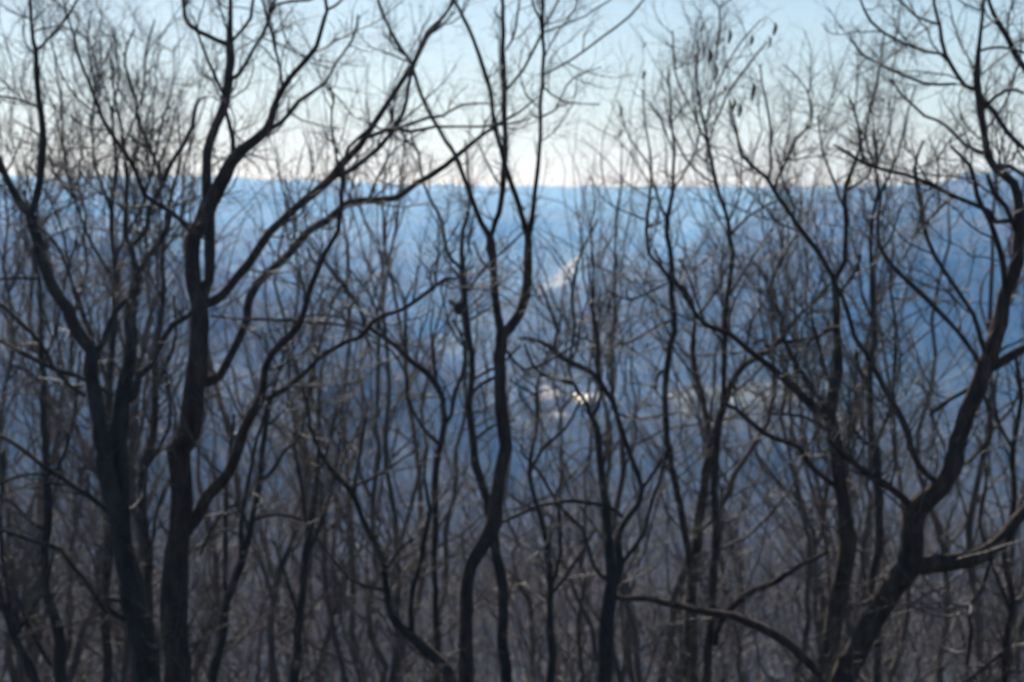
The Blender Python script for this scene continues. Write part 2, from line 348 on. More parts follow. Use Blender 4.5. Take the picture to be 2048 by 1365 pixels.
traced_tree('bare_tree', 'dark tree at the centre whose trunk forks into a tall Y above the valley', 'tree', 24.0,
 ["930,1365,25 932,1274,23 934,1189,23 944,1137,22 965,1096,25 985,1052,27 995,1001,23 1002,949,21 1006,898,21 1003,850,21 1002,748,21 1004,686,21 1006,664,20"],
 ["1006,672,16 995,628,14 989,577,13 987,525,13 982,500,17 980,474,12 966,448,9 948,410,9 931,363,8 917,322,8 889,280,7 855,219,6 835,168,6 821,123,6 800,89,5 766,31,5 752,-10,4",
  "1006,670,18 1030,638,17 1047,604,16 1057,570,15 1059,508,14 1057,463,12 1050,445,9 1037,397,9 1013,342,9 1002,298,8 989,239,7 982,188,7 968,137,7 948,82,6 931,41,6 905,-10,5",
  "980,478,9 992,445,9 1006,404,10 1008,342,10 1011,239,9 1011,171,9 1007,96,8 1007,34,7 1005,-10,6",
  "1058,470,8 1064,445,9 1071,376,8 1078,308,7 1081,239,6 1084,171,6 1086,103,6 1086,58,6 1083,-10,5",
  "1011,182,5 1043,144,5 1078,86,5 1091,51,4 1122,-8,4", "1086,150,4 1146,116,4 1204,75,4 1259,34,4 1296,-10,3", "1088,65,4 1146,44,3 1197,17,3 1236,-10,3",
  "1086,60,4 1070,20,4 1060,-10,3", "1086,122,3 1120,60,3 1150,20,3 1160,-10,3", "1012,100,4 1030,60,4 1040,-10,3",
  "1000,750,6 960,770,6 945,790,4", "1012,700,5 1050,740,5 1110,715,4 1150,690,3", "990,545,5 960,520,4 948,480,3", "1082,235,4 1110,220,3 1130,170,3 1160,150,2.5 1204,135,2", "1082,170,4 1130,205,3 1196,208,2"],
 M_bark, 0.55, 1.0, 103, l1=(.4, 1.5))
traced_tree('bare_tree', 'thin crooked tree just behind the central Y fork, with a dark round knot halfway up', 'tree', 26.5,
 ["1010,1365,19 1002,1240,18 999,1155,18 989,1083,16 974,1001,14 954,932,14 948,885,13 941,816,12 944,748,11 939,680,10 934,628,10 930,560,10 925,508,8 927,460,7 934,430,6 941,404,5 936,340,4 930,280,3"],
 ["925,545,7 912,530,6 896,508,6 886,457,5 883,438,5 862,404,5 845,359,4 838,308,4 820,262,3", "942,640,5 975,620,4 990,600,4",
  "930,606,8 918,612,9 905,606,7 901,600,5", "946,760,6 980,740,5 1000,730,5 1040,690,4", "935,580,5 950,560,5 985,520,4 1040,470,4 1075,430,3", "941,700,5 925,690,4 900,650,4 885,600,3 880,560,3", "950,880,5 985,850,5 1030,840,4"],
 M_bark2, 1.0, 1.0, 104, knots=((919, 617, 26.5, .075, .085),))
traced_tree('bare_tree', 'thin dark stem left of the central trunk, its long top leaning far left', 'tree', 27.5,
 ["874,1365,11 872,1240,10 869,1137,10 869,1035,11 872,949,11 883,885,10 889,816,10 886,790,9 862,758,11 842,738,9 804,707,9 770,676,8 732,652,7 718,618,6 684,567,6 650,525,5 610,470,4"],
 ["888,850,8 903,830,7 910,782,7 924,748,6 926,690,5 905,640,4", "820,722,6 810,690,5 812,640,4 805,590,4 780,540,3", "886,800,6 872,760,6 868,700,5 862,650,4 866,600,3",
  "880,890,7 842,850,6 815,790,6 812,750,5 780,700,4 755,690,4", "736,655,5 690,640,4 640,628,4 560,640,3", "770,676,5 744,600,4 700,540,3"],
 M_bark, 1.0, 1.0, 105)
traced_tree('bare_tree', 'leaning mossy tree left of centre, curving up leftward from the bottom edge', 'tree', 25.0,
 ["906,1372,22 842,1291,19 804,1257,16 780,1230,13 770,1172,11 763,1117,10 736,1062,9 715,1018,9 694,977,9 657,932,8 633,880,6 612,800,5 590,720,4"],
 ["824,1268,9 824,1220,9 828,1172,9 842,1120,9 855,1052,9 859,1018,7 850,960,5 856,900,4", "715,1018,6 710,980,5 722,900,5 730,840,4", "770,1150,6 800,1100,5 830,1080,4",
  "694,978,5 740,960,5 780,935,4 830,900,3", "766,1180,6 700,1160,5 650,1100,4 620,1060,3"],
 M_bark2, 1.1, 1.0, 106)
traced_tree('bare_tree', 'grey tree right of centre, one limb arching left from its fork', 'tree', 25.5,
 ["1211,1365,25 1213,1274,25 1218,1206,25 1225,1165,23 1219,1103,14 1214,1035,13 1204,966,12 1197,898,12 1191,850,12 1184,833,10"],
 ["1227,1170,16 1238,1137,13 1235,1090,12 1245,1049,12 1276,1011,10 1286,977,9 1276,942,8 1256,898,8 1232,827,8 1211,782,9 1184,748,9 1143,727,9 1108,703,9 1080,680,5 1040,676,4",
  "1184,835,8 1170,805,7 1156,789,7 1146,768,7 1095,755,6 1064,731,5 1050,690,4", "1186,836,7 1204,782,6 1198,740,6 1197,680,6 1184,611,5 1187,540,4 1180,460,3 1190,400,3",
  "1245,1035,7 1214,1011,7 1146,1001,7 1078,1011,6 1026,1035,6 990,1050,4", "1240,1130,8 1252,1117,8 1290,1069,7 1297,1035,7 1320,966,5 1336,900,4",
  "1286,977,6 1320,925,6 1345,890,4", "1215,1160,7 1185,1130,7 1168,1065,6 1156,1048,6 1118,1010,5 1080,950,5 1040,900,4",
  "1108,703,7 1112,662,6 1095,611,5 1082,570,4", "1146,768,5 1140,720,5 1150,650,5 1145,600,4 1160,520,4 1200,440,3", "1143,727,5 1160,650,4 1175,600,3", "1232,827,4 1280,840,4 1330,830,3"],
 M_bark2, 0.95, 1.0, 107)
traced_tree('bare_tree', 'tree right of centre splitting into a V, its right arm bent like an elbow', 'tree', 27.0,
 ["1375,1365,20 1379,1240,19 1386,1137,18 1399,1035,16 1413,949,15 1423,898,17 1427,880,15 1451,799,13 1475,748,11 1502,724,11 1540,700,10 1567,680,10"],
 ["1424,885,9 1413,833,8 1403,782,7 1389,714,7 1391,645,7 1389,611,7 1369,573,6 1340,555,5 1310,500,4", "1566,684,9 1564,638,7 1546,604,6 1540,580,6 1560,530,5 1590,470,4 1600,400,3",
  "1564,684,6 1600,680,6 1632,674,5", "1540,700,5 1525,678,6 1505,690,4", "1403,785,5 1380,740,4 1350,700,4 1330,650,3", "1389,640,5 1420,600,4 1440,560,4 1470,500,3", "1567,680,5 1590,640,5 1640,590,5 1668,560,4"],
 M_bark, 1.2, 1.1, 108)
traced_tree('bare_tree', 'slender straight tree right of centre, dry leaves dangling at its top', 'tree', 25.0,
 ["1414,1365,14 1423,1240,14 1428,1103,13 1428,966,12 1431,898,11 1447,799,9 1451,680,9 1457,594,8 1466,508,8 1461,474,8 1457,445,7 1434,369,7 1416,291,6 1404,222,5 1396,171,4 1392,110,3"],
 ["1430,1290,9 1451,1230,11 1502,1185,11 1553,1165,10 1605,1127,8 1656,1103,6", "1428,250,4 1455,190,3.5 1485,147,4 1533,82,3", "1420,180,3 1434,113,3 1440,68,3 1440,12,3 1410,-10,2.5", "1440,14,3 1475,-10,2.5",
  "1416,291,4 1380,210,3 1352,140,3 1345,60,2.5", "1457,594,5 1490,540,4 1530,480,4 1560,430,3", "1457,445,4 1480,380,3 1482,300,3 1460,230,3", "1434,369,4 1390,340,4 1350,270,3 1330,200,2.5",
  "1460,470,5 1500,430,4 1560,400,3", "1451,690,5 1410,640,4 1380,560,4 1360,520,3", "1447,800,4 1500,760,4 1530,730,3", "1410,250,3 1440,160,3 1466,110,3 1524,40,2"],
 M_bark, 1.1, 1.1, 109, pods=[(1411, 38, 25, 1.1), (1441, 62, 25.1, 1.4), (1467, 52, 24.9, 1.3), (1494, 78, 25.2, 1.2), (1541, 52, 25, 1.4), (1549, 66, 25.1, 1.1), (1425, 95, 25, 1.7), (1430, 130, 25, 1.6), (1446, 72, 25.2, .8), (1471, 195, 25.3, 1.1), (1519, 158, 24.8, 1.6), (1486, 205, 25, 1.4), (1418, 82, 24.7, 1.2), (1445, 172, 25.3, 1.0)])
traced_tree('bare_tree', 'wavy thin tree right of centre, its dark stem snaking upward under the paler sprays', 'tree', 26.0,
 ["1392,1365,12 1385,1200,12 1372,1080,12 1362,1010,11 1350,966,11 1334,898,11 1334,850,10 1331,782,10 1338,731,11 1344,680,10 1350,645,10 1345,560,10 1340,500,9 1334,440,8 1346,380,6 1350,300,5 1340,239,4 1336,137,3"],
 ["1345,562,7 1318,530,7 1300,508,6 1297,457,6 1300,400,5 1303,325,4 1290,250,3 1285,180,3", "1338,735,5 1315,750,5 1308,780,4", "1350,640,5 1320,650,4 1260,685,4 1230,690,3",
  "1334,440,5 1310,376,4 1296,330,3 1260,280,3 1235,200,2", "1346,380,4 1380,330,4 1400,260,3 1385,190,3 1395,110,2", "1345,560,4 1260,600,4 1210,580,3", "1345,300,3 1320,240,3 1290,200,2"],
 M_bark, 1.2, 1.1, 110, pods=[(1287, 140, 26, 1.1), (1240, 212, 26, 1.1), (1238, 262, 26.1, .9), (1295, 75, 25.9, .8)])
traced_tree('bare_tree', 'straight near-black trunk right of centre in front of the stoutest right-hand tree', 'tree', 23.0,
 ["1650,1365,26 1656,1326,27 1666,1274,29 1676,1206,29 1687,1137,28 1692,1086,27 1687,1018,22 1676,949,21 1673,898,21 1668,870,20 1660,833,20 1666,765,18 1676,714,13 1673,645,11 1671,570,10 1670,552,9"],
 ["1671,562,7 1639,508,8 1598,450,7 1587,440,6 1553,393,6 1533,356,6 1485,308,5 1470,250,3 1462,200,3", "1671,560,7 1690,525,7 1694,440,7 1690,410,7 1694,369,7 1711,318,5 1720,270,4 1700,200,3",
  "1652,835,12 1649,824,13 1622,813,13 1587,775,12 1546,738,10 1502,707,8 1461,669,8 1416,652,7 1392,630,6 1360,570,5 1345,540,4", "1650,815,9 1615,758,8 1581,703,7 1560,660,6",
  "1673,975,8 1642,949,8 1618,925,8 1598,898,7 1553,878,7 1512,850,7 1468,816,6 1440,806,4", "1537,358,4 1543,325,4 1540,239,4 1526,171,3 1520,130,2.5", "1547,380,4 1590,280,4 1625,250,3 1612,180,2.5 1570,130,2",
  "1674,650,5 1640,670,5 1610,690,4", "1664,780,5 1648,730,5 1640,680,5 1625,640,4", "1690,420,4 1660,350,4 1640,300,3 1636,230,3", "1692,380,4 1740,350,3 1755,280,3", "1671,600,5 1700,560,4 1720,510,4", "1670,880,5 1640,850,5 1600,830,4 1540,826,3"],
 M_bark, 1.1, 1.15, 111, wk=.34)
traced_tree('bare_tree', 'stoutest tree on the right, curving to the edge, a heavy low limb reaching right', 'tree', 20.5,
 ["1687,1365,44 1711,1308,40 1741,1240,41 1786,1172,43 1817,1137,44 1827,1086,37 1830,1035,36 1844,1007,35 1878,973,31 1902,939,28 1912,898,27 1919,878,26 1933,823,25 1960,765,25 1981,714,24 1998,645,23 2008,594,20 2032,549,18 2042,491,17 2040,428,15"],
 ["2040,432,12 2025,369,12 1988,335,11 1974,291,10 1964,222,10 1957,161,11 1957,103,7 1964,34,5 1972,-10,4", "1957,180,6 1930,171,6 1895,109,6 1882,51,5 1866,-10,4", "1960,190,7 1988,222,7 2015,267,7 2056,300,6",
  "2060,160,8 2040,130,8 2018,86,8 1988,27,6 1974,-10,5", "2039,440,8 1991,445,6 1974,421,7 1913,393,6 1854,369,6 1810,352,5 1741,328,5 1700,304,4 1666,291,3", "1912,168,4 1844,168,4 1776,140,4 1724,109,3.5 1704,79,3 1700,60,2",
  "1895,113,4 1854,106,4 1793,79,4 1741,41,4 1715,-10,3", "1977,308,6 1930,287,5 1890,250,4 1850,232,4 1806,190,3 1780,160,3", "1832,1128,28 1861,1128,27 1912,1125,24 1964,1117,23 1998,1090,21 2018,1062,19 2050,1028,17 2100,985,14",
  "1822,1012,11 1786,980,10 1741,949,10 1690,912,8 1660,880,5", "1976,738,14 2015,717,13 2060,690,11 2110,670,9", "1971,707,7 1947,632,6 1902,570,6 1871,515,6 1851,447,6 1844,420,5 1830,340,4 1850,280,3",
  "1962,735,7 1930,686,6 1878,625,7 1827,573,7 1782,532,6 1759,491,5 1757,430,4 1765,370,3", "1874,965,9 1837,932,9 1825,895,10 1820,868,10 1793,820,9 1759,758,8 1731,703,7 1711,673,7 1694,618,6 1676,575,5",
  "2010,590,8 2005,530,8 1995,480,8 1975,430,7 1950,390,7 1940,330,6 1900,290,4", "2036,470,7 2010,410,7 1985,380,6 1975,350,6", "1640,1352,10 1608,1315,14 1570,1285,13 1519,1254,13 1468,1233,11 1416,1223,10 1365,1213,9 1300,1199,9 1249,1199,8 1233,1190,6",
  "1902,939,6 1960,900,6 1985,850,6 1970,790,5", "1960,765,6 1900,800,5 1860,830,4", "1990,335,6 2020,330,6 2060,360,5", "1964,222,5 2010,180,5 2050,190,4", "1880,50,4 1830,30,3 1790,-5,3", "1957,103,4 2000,95,4 2060,110,4",
  "1990,1095,6 1960,1180,6 1933,1215,6 1940,1257,6 1932,1330,6"],
 M_bark, 1.2, 1.1, 112, l1=(.5, 2.1), wk=.42)
traced_tree('bare_tree', 'narrow upright tree between the near-black trunk and the stoutest right-hand tree', 'tree', 26.0,
 ["1757,1365,12 1755,1240,12 1744,1172,14 1755,1103,15 1755,1001,14 1748,898,14 1745,885,13 1741,782,10 1747,680,9 1747,611,8 1743,525,7 1745,440,6 1759,383,6 1748,328,5 1731,274,4 1752,171,4 1769,68,3"],
 ["1750,892,7 1768,850,6 1782,803,6 1793,686,6 1790,640,5 1779,577,5 1785,500,4", "1744,780,6 1720,740,6 1712,700,5", "1746,640,5 1725,590,4 1715,540,4 1722,480,3", "1747,530,4 1780,480,4 1800,420,3",
  "1757,400,5 1790,330,4 1810,250,3 1830,170,3", "1735,280,3 1710,230,3 1716,150,2.5", "1747,900,5 1705,850,5 1690,800,4", "1750,340,4 1775,270,3 1780,200,3"],
 M_bark2, 1.25, 1.15, 113)
traced_tree('bare_tree', 'thin bent grey stem near the left edge of the picture, kinked low down', 'tree', 25.0,
 ["124,1375,23 119,1343,22 113,1257,20 92,1189,15 89,1120,13 94,1035,13 94,932,13 89,850,11 84,748,10 80,645,9 79,577,7 70,520,6 60,440,5 40,380,4"],
 ["92,1060,7 60,1040,6 30,1010,6 -8,985,5", "88,770,5 50,740,5 20,730,4", "112,1250,9 70,1130,7 40,1090,6 -8,1045,5", "84,740,5 110,660,5 130,560,4 150,480,4", "94,980,6 130,900,6 150,820,5 160,700,4"],
 M_bark2, 1.2, 1.0, 114)
traced_tree('bare_tree', 'brownish stem standing inside the fork between the two stout left-hand trees', 'tree', 26.0,
 ["306,1372,14 298,1260,14 298,1172,14 303,1120,14 291,1069,14 287,1001,15 291,932,13 304,885,13 311,782,11 315,680,9 328,594,8 328,508,7 335,440,6 350,380,5 360,300,4 356,230,3"],
 ["300,1100,6 320,1000,5 345,950,4", "312,780,6 345,700,6 352,640,5 345,590,4", "328,600,5 300,550,4 290,480,4 270,400,3", "330,500,5 360,450,4 372,400,4", "296,930,7 335,860,6 340,800,5 330,740,4"],
 M_bark, 1.2, 1.0, 115)
traced_tree('bare_tree', 'narrow brown tree splitting into three close stems between the stout left tree and the middle', 'tree', 25.5,
 ["426,1372,16 448,1274,15 455,1206,15 472,1155,13 493,1103,12 506,1035,10 520,966,10 527,898,10 534,850,8 548,780,6 570,700,5 590,640,4"],
 ["524,962,7 554,932,7 575,898,6 599,874,6 616,799,6 643,680,5 667,600,4 690,560,3", "453,1195,9 450,1130,8 448,1069,8 452,983,7 462,900,6 470,830,5", "506,1040,6 560,1030,5 610,1045,4",
  "480,1140,8 482,1080,8 486,1030,7 500,960,7 512,900,6 540,800,5", "500,1060,7 470,1010,6 430,1050,5 400,1110,5", "534,850,5 560,830,4 620,760,4"],
 M_bark2, 1.2, 1.0, 116)
traced_tree('bare_tree', 'slim tree with a brush of fine upright twigs left of the leaning mossy tree', 'tree', 29.0,
 ["588,1372,17 599,1240,14 609,1120,12 619,1052,11 632,960,9 640,880,7 636,800,5 650,700,4"],
 ["617,1060,6 600,960,6 590,880,5 585,800,4", "609,1130,7 640,1050,6 668,960,5 680,880,4", "600,1240,6 570,1150,5 548,1080,4", "634,950,5 655,900,5 668,820,4"],
 M_bark2, 1.5, 1.0, 117)
traced_tree('bare_tree', 'leaning slender stem crossing the bottom left corner of the picture', 'tree', 24.0,
 ["70,1375,16 34,1291,14 0,1206,13 -30,1130,12"], ["60,1355,8 20,1230,7 5,1100,7 2,1000,6 10,900,5", "100,1330,7 60,1260,7 25,1180,6 -10,1120,5", "30,1280,7 90,1180,6 110,1100,5"], M_bark2, 1.5, 1.0, 118)
traced_tree('bare_tree', 'thin dark stem with wavy top standing near the right edge below the heavy low limb', 'tree', 24.0,
 ["2010,1375,13 2016,1280,12 2022,1200,12 2008,1100,11 2030,1000,10 2026,900,9 2040,800,8 2030,700,6"], ["2018,1220,7 1980,1120,6 1960,1040,6 1975,960,5 1960,880,4", "2026,900,6 2000,850,6 1990,800,5 1996,740,4", "2014,1300,6 1960,1340,6 1920,1372,5"], M_bark, 1.4, 1.1, 119)
traced_tree('bare_tree', 'slightly curved stem rising from the bottom edge midway between the centre and right trunks', 'tree', 28.0,
 ["1105,1372,14 1099,1274,13 1100,1180,12 1090,1090,10 1078,1020,8 1060,940,7 1075,850,6 1072,780,5 1100,700,4"], ["1100,1190,6 1120,1100,6 1118,1020,5", "1060,945,6 1085,900,6 1130,860,5 1160,800,4", "1100,1190,6 1150,1130,5 1190,1060,4", "1070,790,4 1020,760,4"], M_bark2, 1.4, 1.0, 120)
traced_tree('bare_tree', 'tree at upper left whose fine upright crown fills the sky behind the fan of stems', 'tree', 30.0,
 ["215,1372,16 210,1200,15 222,1050,14 225,900,13 218,780,12 230,640,11 228,520,9 222,420,8 232,330,7 226,240,5 236,150,4 230,60,3"],
 ["222,420,6 195,340,5 185,260,4 190,180,4 175,90,3 180,20,2.5", "232,330,5 260,260,4 285,190,4 290,110,3 310,40,2.5", "228,520,6 270,440,5 300,360,5 320,260,4 345,180,3 350,90,2.5", "225,560,6 180,480,5 150,400,5 130,310,4 125,210,3 110,130,3",
  "226,240,4 205,160,3 200,80,2.5", "300,360,4 290,270,3 310,170,3", "150,400,4 105,340,4 90,280,3 30,240,3", "218,780,7 170,640,6 140,560,5 120,450,4 60,330,3"],
 M_bark, 1.5, 1.25, 121)
# ---------------------------------------------------------------- trees behind, built once per kind and copied
def wood_tree(seed, H, spread, n1, fine=1.0, lean=.05, thin=1.0, mat=None):
    """upright woodland tree of height H with a brush of rising branches; returns trunk and crown geometry"""
    global rng
    rng = np.random.default_rng(seed)
    K = 26; t = np.linspace(0, 1, K); d = rng.normal(size=(K, 2)); d = (d + np.roll(d, 1, 0)) * .065 * H / 14
    path = np.column_stack([np.cumsum(d[:, 0]) + lean * H * t * rng.normal(), np.cumsum(d[:, 1]) + lean * H * t * rng.normal(), t * H * .9])
    rad = .0050 * H * thin * (1 - t) ** .8 + .006; rad[0] *= 1.6
    P = path[None]; Rd = rad[None]; tr = [tubes(P, Rd, 8, .14)]
    co = []
    for _ in range(int(rng.integers(1, 4))):                       # co-leaders that fork off low down
        f0 = int(rng.integers(3, 13)); a_ = rng.random() * 6.28; tl = rng.random() * .35 + .22; q = path[f0].copy(); pts = [q.copy()]
        for s_ in range(K - 1):
            tl *= .955; q = q + np.array([math.cos(a_) * tl, math.sin(a_) * tl, 1 - tl * .4]) * (H * .92 - path[f0][2]) / K * (.8 + .4 * rng.random()) + rng.normal(size=3) * .07 * H / 14; pts.append(q.copy())
        co.append(np.array(pts))
    P2 = np.array([path] + co); R2 = np.array([rad] + [rad[5] * .78 * (1 - t) ** .8 + .005 for _ in co]); tr.append(tubes(P2[1:], R2[1:], 8, .14)); P, Rd = P2, R2
    c1 = children(P, Rd, H * .72 / n1, (H * .2 * spread, H * .5 * spread), (24, 58), 14, .021 * thin * H / 14, .15, .2, .25)
    tr.append(tubes(*c1, 5)); out = []
    c2 = children(*c1, .34 / fine, (.5, 1.8), (25, 65), 8, .010, .11, .24, .15); out.append(tubes(*c2, 3))
    c3 = children(*c2, .16 / fine, (.2, .65), (25, 68), 5, .0055, .08, .26, .1); out.append(tubes(*c3, 3))
    return merge(tr), merge(out)
def put_tree(name, geo, loc, rz, s, label, group, src=None):
    if src is None:
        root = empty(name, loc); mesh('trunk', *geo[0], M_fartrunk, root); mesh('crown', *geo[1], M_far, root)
    else:
        root = src.copy(); C.objects.link(root)
        for ch in src.children:
            c = ch.copy(); C.objects.link(c); c.parent = root
    root.location = loc; root.rotation_euler = (0, 0, rz); root.scale = s if isinstance(s, tuple) else (abs(s),) * 3
    return tag(root, label, 'tree', group)
KINDS = [wood_tree(31, 15, 1.0, 15, 1.0), wood_tree(32, 15, .75, 17, 1.0), wood_tree(33, 15, 1.15, 13, 1.0, .08), wood_tree(34, 15, .62, 20, 1.1, .03), wood_tree(35, 15, .9, 18, 1.0, .1)]
KIND_L = ['bare woodland tree with a broad twiggy crown on the slope below', 'bare woodland tree with a narrow rising crown on the slope below', 'wide open-crowned leafless tree on the slope below',
          'slim leafless tree with a brush-like crown on the slope below', 'leaning leafless tree with a ragged crown on the slope below']
FIRST = [None] * 5
pr = np.random.default_rng(77)
MARKS = [(0, 'at the left edge'), (90, 'behind the kinked grey stem'), (200, 'behind the fan of crooked stems'), (300, 'behind the brownish stem'), (395, 'behind the stoutest left trunk'), (480, 'right of the stoutest left trunk'), (590, 'behind the long sweeping limbs'),
         (700, 'where the sweeping limbs cross'), (800, 'under the upper end of the sweeping limbs'), (880, 'behind the thin stem left of centre'), (960, 'left of the central Y fork'), (1050, 'right of the central Y fork'), (1130, 'in front of the snowy clearing'), (1200, 'behind the tree with the arching limb'),
         (1290, 'left of the wavy thin tree'), (1350, 'behind the wavy thin tree'), (1430, 'behind the dry-leaved slender tree'), (1520, 'right of the dangling dry leaves'), (1600, 'left of the near-black trunk'), (1680, 'behind the near-black trunk'), (1750, 'behind the narrow upright tree'),
         (1830, 'left of the stoutest right-hand tree'), (1920, 'behind the stoutest right-hand tree'), (2000, 'behind the top of the stoutest right-hand tree'), (2060, 'at the right edge')]
LOOK = ['broad-crowned', 'narrow-crowned', 'open-crowned', 'brush-crowned', 'ragged leaning']
usedl = {}
def close_label(k, px, top):
    m = min(MARKS, key=lambda q: abs(q[0] - px))[1]
    h = 'reaching high into the sky' if top < 110 else 'topping out in the sky' if top < 300 else 'ending below the ridge line'
    s_ = f'{LOOK[k]} thin tree {m}, {h}'
    if s_ in usedl: s_ = f'second {s_}'
    usedl[s_] = 1; return s_
def place(k, px, top, d, wid=1.0, close=False):
    x = (px - 1024) / FPX * d / cp; gz = float(ground(x, d)) - .15
    zt = float(at(px, top, d)[2]); s = (zt - gz) / 14.6
    o = put_tree('woodland_tree', KINDS[k], (x, d, gz), pr.random() * 6.28, (s * wid, s * wid, s), close_label(k, px, top) if close else KIND_L[k], 'thin leafless trees behind the nearer trunks' if close else 'leafless trees on the slope, kind with ' + ['broad twiggy crowns', 'narrow rising crowns', 'wide open crowns', 'brush-like crowns', 'ragged leaning crowns'][k], FIRST[k])
    if FIRST[k] is None: FIRST[k] = o
# close ones whose tops stand against the sky or the hills (column, top row, distance)
for n, (px, top, d) in enumerate([(110, -30, 36), (180, 60, 34), (265, 0, 38), (360, 120, 38), (510, 180, 36), (735, -20, 36), (800, 120, 39),
      (870, 20, 34), (1150, 430, 37), (1265, 250, 36), (1395, 130, 34), (1470, 300, 36), (1600, 215, 35), 
      (1722, 150, 34), (1840, 90, 38), (1960, -40, 36), (2030, 0, 33), (-30, 30, 36), (560, 330, 44), ]):
    place(int(pr.integers(0, 5)), px, top, d, .85 if n % 2 else 1.0, True)
# the slope below
n = 0; tries = 0; used = []
while n < 125 and tries < 4000:
    tries += 1
    d = 34 + 236 * pr.random() ** 1.25
    px = -120 + 2290 * pr.random(); x = (px - 1024) / FPX * d
    if any((x - a) ** 2 + (d - b_) ** 2 < (2.0 + d * .012) ** 2 for a, b_ in used): continue
    top = np.interp(d, [34, 60, 110, 180, 280], [830, 950, 1040, 1090, 1140]) + pr.normal() * 60 - (70 if px < 620 else 0)
    used.append((x, d)); place(int(pr.integers(0, 5)), px, top, d, 1.0 + .3 * pr.random()); n += 1
# ---------------------------------------------------------------- the wood further down the slope: one mass
rng = np.random.default_rng(5)
NW = 19000
az = np.radians(-18 + 36 * rng.random(NW)); rr = 270 + 1550 * rng.random(NW) ** 1.1
x = rr * np.sin(az); y = rr * np.cos(az); z = ground(x, y)
keep = cleared(x, y) < .1; x, y, z = x[keep], y[keep], z[keep]; NW = len(x)
B = np.stack([x, y, z - .3], -1); Hh = 9 + 6 * rng.random(NW)
P = np.zeros((NW, 2, 3)); P[:, 0] = B; P[:, 1] = B + np.stack([rng.normal(size=NW) * .6, rng.normal(size=NW) * .6, Hh * .8], -1)
stem = tubes(P, np.stack([.16 + 0 * Hh, .05 + 0 * Hh], 1), 3)
kb = 16; k = np.repeat(np.arange(NW), kb); t_ = .3 + .5 * rng.random(NW * kb)
Pb = np.zeros((NW * kb, 3, 3)); Pb[:, 0] = P[k, 0] * (1 - t_)[:, None] + P[k, 1] * t_[:, None]
dv = rng.normal(size=(NW * kb, 3)); dv[:, 2] = np.abs(dv[:, 2]) * .9 + .9; dv /= np.linalg.norm(dv, axis=1, keepdims=True)
ln = (2.2 + 2.8 * rng.random(NW * kb)); Pb[:, 1] = Pb[:, 0] + dv * ln[:, None] * .5; dv[:, 2] += .5; Pb[:, 2] = Pb[:, 1] + dv * ln[:, None] * .5 + rng.normal(size=dv.shape) * .25
br = tubes(Pb, np.tile([.085, .06, .02], (NW * kb, 1)), 3)
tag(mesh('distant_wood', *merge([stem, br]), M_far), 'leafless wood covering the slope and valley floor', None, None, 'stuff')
# ---------------------------------------------------------------- evergreens in the valley
def conifer_geo(seed, H):
    r = np.random.default_rng(seed); VV = []; FF = []
    for lv in range(22):
        z = H * (.1 + .9 * lv / 22); rad = H * .2 * (1 - lv / 22.5) * (.85 + .3 * r.random()); nb = 11
        for k in range(nb):
            a = 2 * math.pi * (k + r.random() * .7) / nb; rr_ = rad * (.7 + .5 * r.random()); dz = -H * .035 - rr_ * .25
            c_, s_ = math.cos(a), math.sin(a); wd = rr_ * .28
            o = len(VV); VV += [(0, 0, z + .4), (c_ * rr_ * .55 - s_ * wd, s_ * rr_ * .55 + c_ * wd, z + dz * .4), (c_ * rr_, s_ * rr_, z + dz), (c_ * rr_ * .55 + s_ * wd, s_ * rr_ * .55 - c_ * wd, z + dz * .4)]
            FF.append((o, o + 1, o + 2, o + 3))
    return np.array(VV), np.array(FF)
src = None; pr = np.random.default_rng(8)
for n in range(26):
    if n < 19: px, py = 640 + 190 * pr.random(), 815 + 75 * pr.random()
    elif n < 21: px, py = 1035 + 14 * pr.random(), 800 + 10 * pr.random()
    else: px, py = 1470 + 190 * pr.random(), 905 + 50 * pr.random()
    p = hit(px, py, 700); z = float(ground(p[0], p[1])) - .2
    if src is None:
        root = empty('conifer', (p[0], p[1], z)); g = conifer_geo(3, 20); mesh('crown', *g, M_conif, root, smooth=False)
        tv, tf = tubes(np.array([[[0, 0, 0], [0, 0, 8.], [0, 0, 18.]]]), np.array([[.32, .22, .05]]), 7); mesh('trunk', tv, tf, M_bark, root); src = root
    else:
        root = src.copy(); C.objects.link(root)
        for ch in src.children: c = ch.copy(); C.objects.link(c); c.parent = root
        root.location = (p[0], p[1], z)
    root.scale = (1 + .3 * pr.random(),) * 2 + (.8 + .5 * pr.random(),)
    if n in (19, 20): root.scale = (1, 1, 1.25 if n == 20 else .85)
    tag(root, ['dark evergreen in the clump on the valley floor left of centre', ['taller dark evergreen beside the pinkish roof', 'shorter dark evergreen beside the pinkish roof'][n % 2], 'dark evergreen on the valley floor under the pale field'][0 if n < 19 else 1 if n < 21 else 2], 'tree', ['evergreens left of centre', 'evergreens by the roof', 'evergreens under the field'][0 if n < 19 else 1 if n < 21 else 2])
